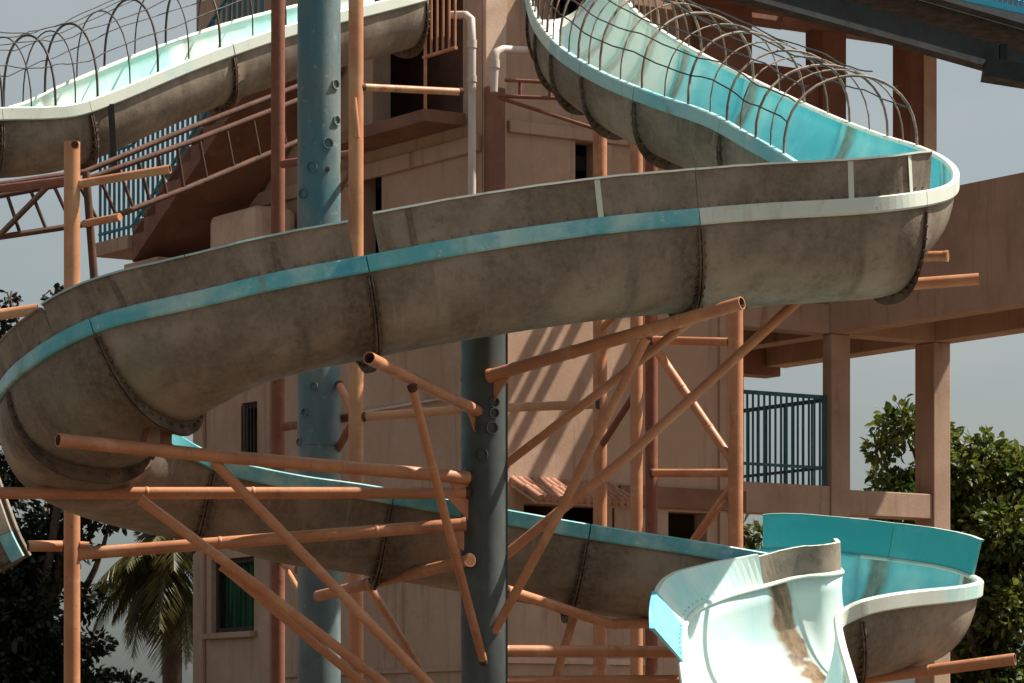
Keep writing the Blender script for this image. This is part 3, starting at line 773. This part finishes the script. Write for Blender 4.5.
# drain pipes
dp = thing('drain_pipe', P(471, 190, 35.6), 'pale grey plastic drain pipe with elbow running down left of the building corner', 'pipe', 'drain pipes at the building corner')
pipe(dp, 'tube', ((452, 15, 35.9), (466, 15, 35.65), (471, 19, 35.6), (472, 40, 35.6), (472, 200, 35.6), (472, 330, 35.6)), .042, 'pvc')
pipe(dp, 'coupling', ((472, 40, 35.6), (472, 48, 35.6)), .05, 'pvc'); pipe(dp, 'coupling', ((472, 76, 35.6), (472, 82, 35.6)), .05, 'pvc')
dp2 = thing('drain_pipe', P(495, 80, 35.6), 'short stained plastic drain pipe bent over the sunlit building corner', 'pipe', 'drain pipes at the building corner')
pipe(dp2, 'tube', ((540, 51, 35.9), (503, 49, 35.6), (496, 52, 35.5), (495, 60, 35.5), (494, 92, 35.5)), .04, 'pvc')
pipe(dp2, 'coupling', ((495, 60, 35.5), (495, 68, 35.5)), .05, 'pvc')
rf = thing('pipe_rack', P(545, 100, 35.4), 'small rusty pipe frame fixed to the wall under the upper right flume', 'pipe frame')
for pts in (((505, 80, 35.6), (580, 84, 35.4)), ((498, 96, 35.6), (600, 100, 35.4)), ((520, 80, 35.6), (520, 98, 35.6)), ((550, 82, 35.5), (550, 98, 35.5)), ((500, 98, 35.6), (605, 132, 35.3))):
    pipe(rf, 'tube', pts, .02, 'rust')

# open wing on the right
wing = thing('open_wing', bp(4.6, 1.5, 0), 'open concrete wing at right with square columns, deep shaded roof beam and sky behind', 'building')
CZ = M['concrete']; fl1, fl0 = zr(486, 4.5, 0), zr(516, 4.5, 0)
bt = zr(301, 4.0, 0); bb = zr(334, 4.6, 0)
c1u0, c1u1 = 4.46, 4.72; c2u0, c2u1 = 5.88, 6.12
ubox(MB(), c1u0, c1u1, 0, .16, 0, bb - .003).build('column', CZ, wing, bevel=.012)
ubox(MB(), c2u0, c2u1, 0, .32, 0, bb - .003).build('column', CZ, wing, bevel=.012)
ubox(MB(), c1u0, c1u1, 3.0, 3.3, 0, bb - .003).build('column', CZ, wing)
ubox(MB(), 3.285, c1u0 - .003, .02, .3, fl0, fl1).build('floor_beam', CZ, wing, bevel=.01)
ubox(MB(), c1u1 + .003, c2u0 - .003, .02, .3, fl0 + .02, fl1 - .03).build('floor_beam', CZ, wing, bevel=.01)
ubox(MB(), 3.285, c1u0 - .003, .303, 3.3, fl1 - .16, fl1 - .02).build('floor_slab', CZ, wing)
ubox(MB(), 3.285, c1u0 - .003, 3.0, 3.28, fl0 - .1, fl1 - .17).build('floor_beam', CZ, wing)
# roof beams
ubox(MB(), 3.285, c1u0 - .003, 0.02, .3, bb, bt).build('roof_beam', CZ, wing, bevel=.01)
ubox(MB(), 3.285, 6.1, .303, 3.3, bb + .28, bb + .42).build('roof_slab', CZ, wing)
ubox(MB(), 3.285, 6.1, 3.0, 3.28, bb - .1, bb + .277).build('roof_beam', M['redwall'], wing)
# deep parapet beam running toward the viewer at the right
pt = zr(212, 4.6, 0)
ubox(MB(), c1u0, c1u1 + .0, -4.2, 3.0, bb, pt).build('roof_parapet', CZ, wing, bevel=.01)
ubox(MB(), c1u1 + .003, c2u0, -4.2, .3, bb + .24, bb + .38).build('roof_slab', CZ, wing)
ubox(MB(), c2u0 + .003, c2u1 + .05, -4.2, 3.0, bb, bb + .42).build('roof_beam', CZ, wing, bevel=.01)
ubox(MB(), c1u1 + .003, c2u0, -.02, .26, bb, bb + .237).build('roof_beam', CZ, wing)
# upper storey frame
uz0, uz1 = pt + .003, zr(0, 4.5, 0) + 2.2
hd = zr(30, 4.5, 0.5)
for a, b, w in ((3.3, 3.62, .3), (4.58, 4.9, .3), (5.8, 5.98, .3)):
    ubox(MB(), a, b, .3, .6, bt + .15, hd - .003).build('column', M['redwall'], wing)
ubox(MB(), 5.983, 6.16, .28, .6, bt + .15, hd - .003).build('column', M['pale_plaster_and_sun'], wing)  # pale box paints the sunlit edge of the red-brown column beside it
ubox(MB(), 3.285, 6.1, .28, .62, hd, hd + .6).build('roof_beam', M['redwall'], wing)
ubox(MB(), 3.285, 6.1, .63, 3.0, hd + .603, hd + .75).build('roof_slab', M['redwall'], wing)
ubox(MB(), .62, 3.995, -.84, -.06, 9.5, 9.66).build('shade_overhang', M['redwall'], bld)  # slab added to throw shade on the upper front wall
for u, w_ in ((2.3, .12), (2.78, .09), (3.0, .05), (3.2, .06), (3.6, .10)): ubox(MB(), u, u + w_, -2.8, -.843, 9.5, 9.62).build('shade_stripe_joist', M['redwall'], bld)  # joists added above the view to cast slanting shadow stripes on the wall
ubox(MB(), 4.0, 8.2, -3.6, .27, 9.5, 9.66).build('shade_deck', M['redwall'], wing)  # deck shaped and extended to shade the wing columns and front wall
ubox(MB(), 3.623, 4.577, .36, .55, bt + .15, zr(66, 4.0, .4)).build('infill_wall', M['redwall'], wing)
ubox(MB(), 2.6, 3.27, -.16, -.05, zr(190, 3.0, 0), hd + .3).build('infill_wall', M['redwall'], wing)
# balcony railing
rt = zr(395, 3.9, .15); rb = zr(466, 3.9, .15)
ra = MB().bar(bp(3.29, .1, rt), bp(4.455, .1, rt), .04, .04).build('railing', M['rail'], wing)
MB().bar(bp(3.29, .1, rb), bp(4.455, .1, rb), .03, .03).build('bottom_rail', M['rail'], ra)
for i in range(15):
    u = 3.33 + i * .075
    MB().bar(bp(u, .1, fl1), bp(u, .1, rt - .02), .024, .02, (0, 1, 0)).build('baluster', M['rail'], ra)
MB().bar(bp(4.43, .1, fl1), bp(4.43, .1, rt + .02), .04, .04, (0, 1, 0)).build('post', M['rail'], ra)
ra2 = MB().bar(bp(4.43, .14, rt - .03), bp(4.43, 2.95, rt - .03), .04, .04).build('railing', M['rail'], wing)
MB().bar(bp(4.43, .14, rb), bp(4.43, 2.95, rb), .03, .03).build('bottom_rail', M['rail'], ra2)
for i in range(17):
    v = .3 + i * .16
    MB().bar(bp(4.43, v, fl1 - .02), bp(4.43, v, rt - .05), .022, .02, (0, 1, 0)).build('baluster', M['rail_teal'], ra2)

# overhead steel walkway, top right
wk = thing('steel_walkway', P(900, 20, 31), 'dark steel walkway with blue mesh crossing the top right corner', 'walkway')
a, b = P(640, -42, 29.5), P(1075, 82, 32.5)
b = a.lerp(b, 2.0)
MB().bar(a, b, .16, .22).build('beam', M['steel'], wk)
MB().bar(a + V((.35, -.5, .22)), b + V((.35, -.5, .27)), .14, .2).build('beam', M['steel'], wk)
MB().bar(a + V((.2, .5, .25)), b + V((.2, .5, .30)), .9, .08).build('deck', M['steel'], wk)
MB().bar(P(984, 70, 31.6), P(1060, 82, 31.6), .3, .16).build('bracket', M['steel'], wk)
MB().bar(P(1003, 45, 31.7), P(1003, 66, 31.7), .06, .1, (0, 1, 0)).build('bracket', M['steel'], wk)
ms = MB()
ea, eb = P(930, -12, 28.3), P(1060, 17, 28.6)
eb = ea.lerp(eb, 3.5)
for i in range(90):
    p = ea.lerp(eb, i / 89); ms.tube([p, p + V((.02, 0, .35))], .008, 5)
for i in range(7):
    ms.tube([ea + Z * .055 * i, eb + Z * .055 * i], .008, 5)
ms.build('mesh_panel', M['mesh_blue'], wk)
MB().bar(ea - Z * .02, eb - Z * .02, .05, .05).build('rail', M['mesh_blue'], wk)
for f in (.45, .9):
    q = ea.lerp(eb, f) - Z * .05; MB().bar(q, q + V((.3, 2.9, .12)), .08, .08).build('cross_beam', M['steel'], wk)

# ------------------------------------------------------------------ trees
def limb(mb, a, b, r0, r1, bend=.2, n=6):
    a, b = V(a), V(b); pts = []; L = (b - a).length; d = V((random.uniform(-1, 1), random.uniform(-1, 1), .4)).normalized() * bend * L
    for i in range(n + 1):
        f = i / n; pts.append(a.lerp(b, f) + d * math.sin(f * math.pi) * .5)
    mb.tube(pts, [r0 + (r1 - r0) * i / n for i in range(n + 1)], 8)
    return pts
def leaf(mb, p, d, L, w):
    d = d.normalized(); s = d.cross(V((random.gauss(0, 1), random.gauss(0, 1), random.gauss(0, 1))))
    if s.length < 1e-3: return
    s.normalize(); n = s.cross(d)
    bend = random.uniform(.05, .3)
    c0, c1, c2, c3 = p, p + d * L * .35 - n * L * bend * .08, p + d * L * .7 - n * L * bend * .4, p + d * L - n * L * bend
    f = n * w * random.uniform(.05, .25)
    q = [mb.add(x) for x in (c0, c1, c2, c3, c1 + s * w * .5 + f, c2 + s * w * .38 + f, c1 - s * w * .5 + f, c2 - s * w * .38 + f)]
    mb.face((q[0], q[4], q[1])); mb.face((q[1], q[4], q[5], q[2])); mb.face((q[2], q[5], q[3]))
    mb.face((q[0], q[1], q[6])); mb.face((q[1], q[2], q[7], q[6])); mb.face((q[2], q[3], q[7]))
def tree(label, base, clumps, leafmat_, lsize, per, trunk_r, name='leafy_tree'):
    base = V(base)
    o = thing(name, base, label, 'tree')
    tb = MB(); lf = MB()
    top = sum((c for c, r in clumps), V((0, 0, 0))) / len(clumps)
    fork = base.lerp(top, .55); fork.z = base.z + (top.z - base.z) * .6
    tb_pts = limb(tb, base, fork, trunk_r, trunk_r * .7, .06)
    for c, r in clumps:
        pts = limb(tb, fork - V((0, 0, random.uniform(0, .5))), c, trunk_r * .35, .018, .25)
        for k in range(7):
            d = V((random.gauss(0, 1), random.gauss(0, 1), random.gauss(.1, .8))).normalized() * r
            tw = [c, c + d * .5 + V((0, 0, .06)), c + d]
            tb.tube(tw, [.014, .01, .005], 5)
        n = int(per * r * r * r / .1)
        for k in range(n):
            d = V((random.gauss(0, 1), random.gauss(0, 1), random.gauss(0, 1))).normalized()
            rad = r * random.random() ** .45 * random.uniform(.6, 1.15)
            p = c + V((d.x, d.y, d.z * .8)) * rad
            leaf(lf, p, d + V((0, 0, -.35)) + V((random.gauss(0, .5), random.gauss(0, .5), random.gauss(0, .5))), lsize * random.uniform(.5, 1.45), lsize * .68 * random.uniform(.7, 1.2))
    tb.build('trunk', M['bark'], o); lf.build('crown', leafmat_, o)
    return o
def cl(lst): return [(P(px, py, Y), r) for px, py, Y, r in lst]
random.seed(11)
tree('bushy green tree with sunlit leaves behind the right column', (P(1000, 0, 48).x, 48, 0), cl([
    (905, 425, 47.6, .42), (895, 500, 47.6, .42), (930, 545, 48.3, .5), (945, 480, 48.4, .5), (975, 540, 48.6, .6), (1010, 500, 48.5, .55), (1000, 570, 48.6, .6), (1040, 470, 48.2, .4), (880, 450, 47.5, .26), (935, 440, 48, .35), (902, 490, 47.8, .40), (925, 500, 48, .35), (960, 470, 47.8, .42), (985, 455, 48, .40), (1020, 480, 48, .5),
    (960, 520, 48, .5), (1000, 530, 47.6, .55), (1040, 540, 48, .5), (970, 590, 47.8, .5), (1010, 610, 47.6, .55), (1050, 600, 48, .5), (980, 650, 48, .5),
    (1020, 680, 47.6, .55), (950, 690, 48, .5), (890, 530, 48, .3), (910, 560, 48.2, .3), (1060, 660, 48, .5), (1070, 500, 48, .45), (880, 475, 48, .18), (950, 640, 48.5, .4), (1000, 720, 48, .6)]), M['leaf'], .125, 520, .16)
random.seed(5)
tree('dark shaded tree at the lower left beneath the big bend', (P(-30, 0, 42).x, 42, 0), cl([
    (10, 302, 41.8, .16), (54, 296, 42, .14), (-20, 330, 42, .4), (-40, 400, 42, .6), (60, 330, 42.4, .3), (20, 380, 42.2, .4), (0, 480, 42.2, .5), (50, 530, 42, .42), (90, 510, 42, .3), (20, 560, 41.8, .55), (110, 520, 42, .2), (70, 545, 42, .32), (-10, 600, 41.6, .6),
    (25, 620, 41.5, .5), (50, 650, 41.6, .45), (82, 600, 42, .28), (92, 645, 42, .25), (60, 690, 41.6, .5), (20, 690, 41.5, .6), (95, 680, 42, .25), (-20, 680, 41.5, .6), (10, 720, 41.5, .6), (125, 690, 42, .3)]), M['leaf_shade_dark'], .10, 800, .2)
random.seed(21)
tree('small green tree seen through the gap under the balcony', (P(785, 0, 52).x, 52, 0), cl([
    (765, 540, 52, .35), (800, 525, 52, .3), (820, 545, 52, .35), (750, 560, 52, .4), (785, 570, 52, .5), (740, 530, 52, .25)]), M['leaf'], .15, 220, .1)
random.seed(3)
pb = P(172, 0, 46)
palm = thing('palm_tree', (pb.x, 46, 0), 'drooping palm tree between the dark tree and the building', 'palm tree')
pc = P(172, 556, 46)
MB().tube([V((pb.x + .1, 46, 0)), V((pb.x, 46.05, pc.z * .5)), pc - Z * .1], [.16, .13, .12], 12).build('trunk', M['bark'], palm)
for k in range(38):
    an = k * 2.399 + random.uniform(-.2, .2); el = random.uniform(-.5, 1.1) if k < 27 else random.uniform(-1.3, -.4)
    L = random.uniform(1.1, 1.6)
    h = V((math.cos(an), math.sin(an), 0)); p = pc.copy(); vel = (h * math.cos(el) + Z * math.sin(el)); pts = [p.copy()]; n = 22
    for i in range(n):
        p = p + vel * L / n; vel = (vel - Z * .095 * (1.0 - .4 * i / n)).normalized(); pts.append(p.copy())
    mb = MB(); mb.tube(pts, [.018 - .015 * i / n for i in range(n + 1)], 5)
    for i in range(2, n + 1):
        t = (pts[i] - pts[i - 1]).normalized(); s = t.cross(Z)
        if s.length < .05: s = h.cross(Z)
        s.normalize(); ln = .42 * math.sin(math.pi * (.15 + .8 * i / n)) + .05
        for sub in (0, .5):
            q0 = pts[i - 1].lerp(pts[i], sub)
            for sg in (-1, 1):
                d = (s * sg * .8 + t * .6 - Z * random.uniform(.3, .9)).normalized()
                wv = t * .016
                a_, b_, c_, d_ = mb.add(q0 - wv), mb.add(q0 + wv), mb.add(q0 + d * ln * .6 + wv), mb.add(q0 + d * ln - Z * ln * .15)
                mb.face((a_, b_, c_, d_))
    mb.build('frond', M['frond'], palm)
# cable in the sky
tag(MB().tube([P(40, 604, 55), P(110, 598, 55), P(210, 590, 55), P(330, 585, 55)], .008, 5).build('overhead_cable', M['iron'], None, P(180, 590, 55)), 'thin dark cable strung across the sky beside the palm', 'cable')

# ------------------------------------------------------------------ ground
g = MB(); g.face([g.add(p) for p in ((-900, -200, 0), (900, -200, 0), (900, 1500, 0), (-900, 1500, 0))])
tag(g.build('ground', M['ground']), kind='structure')

# ------------------------------------------------------------------ light, sky, camera
SUN_AZ, SUN_EL = math.radians(100.5), math.radians(57)     # azimuth from the viewing axis reversed, turning to the right
sd = V((math.sin(SUN_AZ) * math.cos(SUN_EL), -math.cos(SUN_AZ) * math.cos(SUN_EL), math.sin(SUN_EL)))
sl = bpy.data.lights.new('sun', 'SUN'); sl.energy = 5.0; sl.angle = math.radians(.5); sl.color = (1, .90, .78)
so = bpy.data.objects.new('sun', sl); COL.objects.link(so); so.rotation_euler = sd.to_track_quat('Z', 'Y').to_euler(); so.location = (10, 10, 30)
w = bpy.data.worlds.new('World'); S.world = w; w.use_nodes = True
nt = w.node_tree; nt.nodes.clear()
out = nt.nodes.new('ShaderNodeOutputWorld'); bg = nt.nodes.new('ShaderNodeBackground'); sky = nt.nodes.new('ShaderNodeTexSky')
sky.sky_type = 'NISHITA'; sky.sun_disc = False; sky.sun_elevation = SUN_EL; sky.sun_rotation = math.atan2(sd.x, sd.y)
sky.air_density = 1.0; sky.dust_density = 3.0; sky.ozone_density = 1.0
hs = nt.nodes.new('ShaderNodeHueSaturation'); hs.inputs['Saturation'].default_value = .38
tc = nt.nodes.new('ShaderNodeTexCoord')
cf = noise(nt, tc.outputs['Generated'], 3.2, (1, 1, 3.0), 5, .55)
cv = mix(nt, ramp(nt, cf, .35, .68), (.88, .97, .96), (1.08, 1.10, 1.04))
mm = nt.nodes.new('ShaderNodeMix'); mm.data_type = 'RGBA'; mm.blend_type = 'MULTIPLY'; mm.inputs[0].default_value = 1
nt.links.new(sky.outputs[0], hs.inputs['Color']); nt.links.new(hs.outputs[0], mm.inputs[6]); nt.links.new(cv, mm.inputs[7]); nt.links.new(mm.outputs[2], bg.inputs[0]); nt.links.new(bg.outputs[0], out.inputs[0])
bg.inputs[1].default_value = .060
cam = bpy.data.cameras.new('camera'); co = bpy.data.objects.new('camera', cam); COL.objects.link(co)
co.location = (0, 0, EYE); co.rotation_euler = (math.pi / 2, 0, 0)
cam.sensor_width = 36; cam.lens = F / 1024 * 36; cam.shift_y = (HZ - 341.5) / 1024; cam.clip_end = 3000; cam.clip_start = .1
S.camera = co
S.view_settings.view_transform = 'Standard'; S.view_settings.look = 'None'; S.view_settings.exposure = .82; S.view_settings.gamma = 1
S.view_settings.use_curve_mapping = False
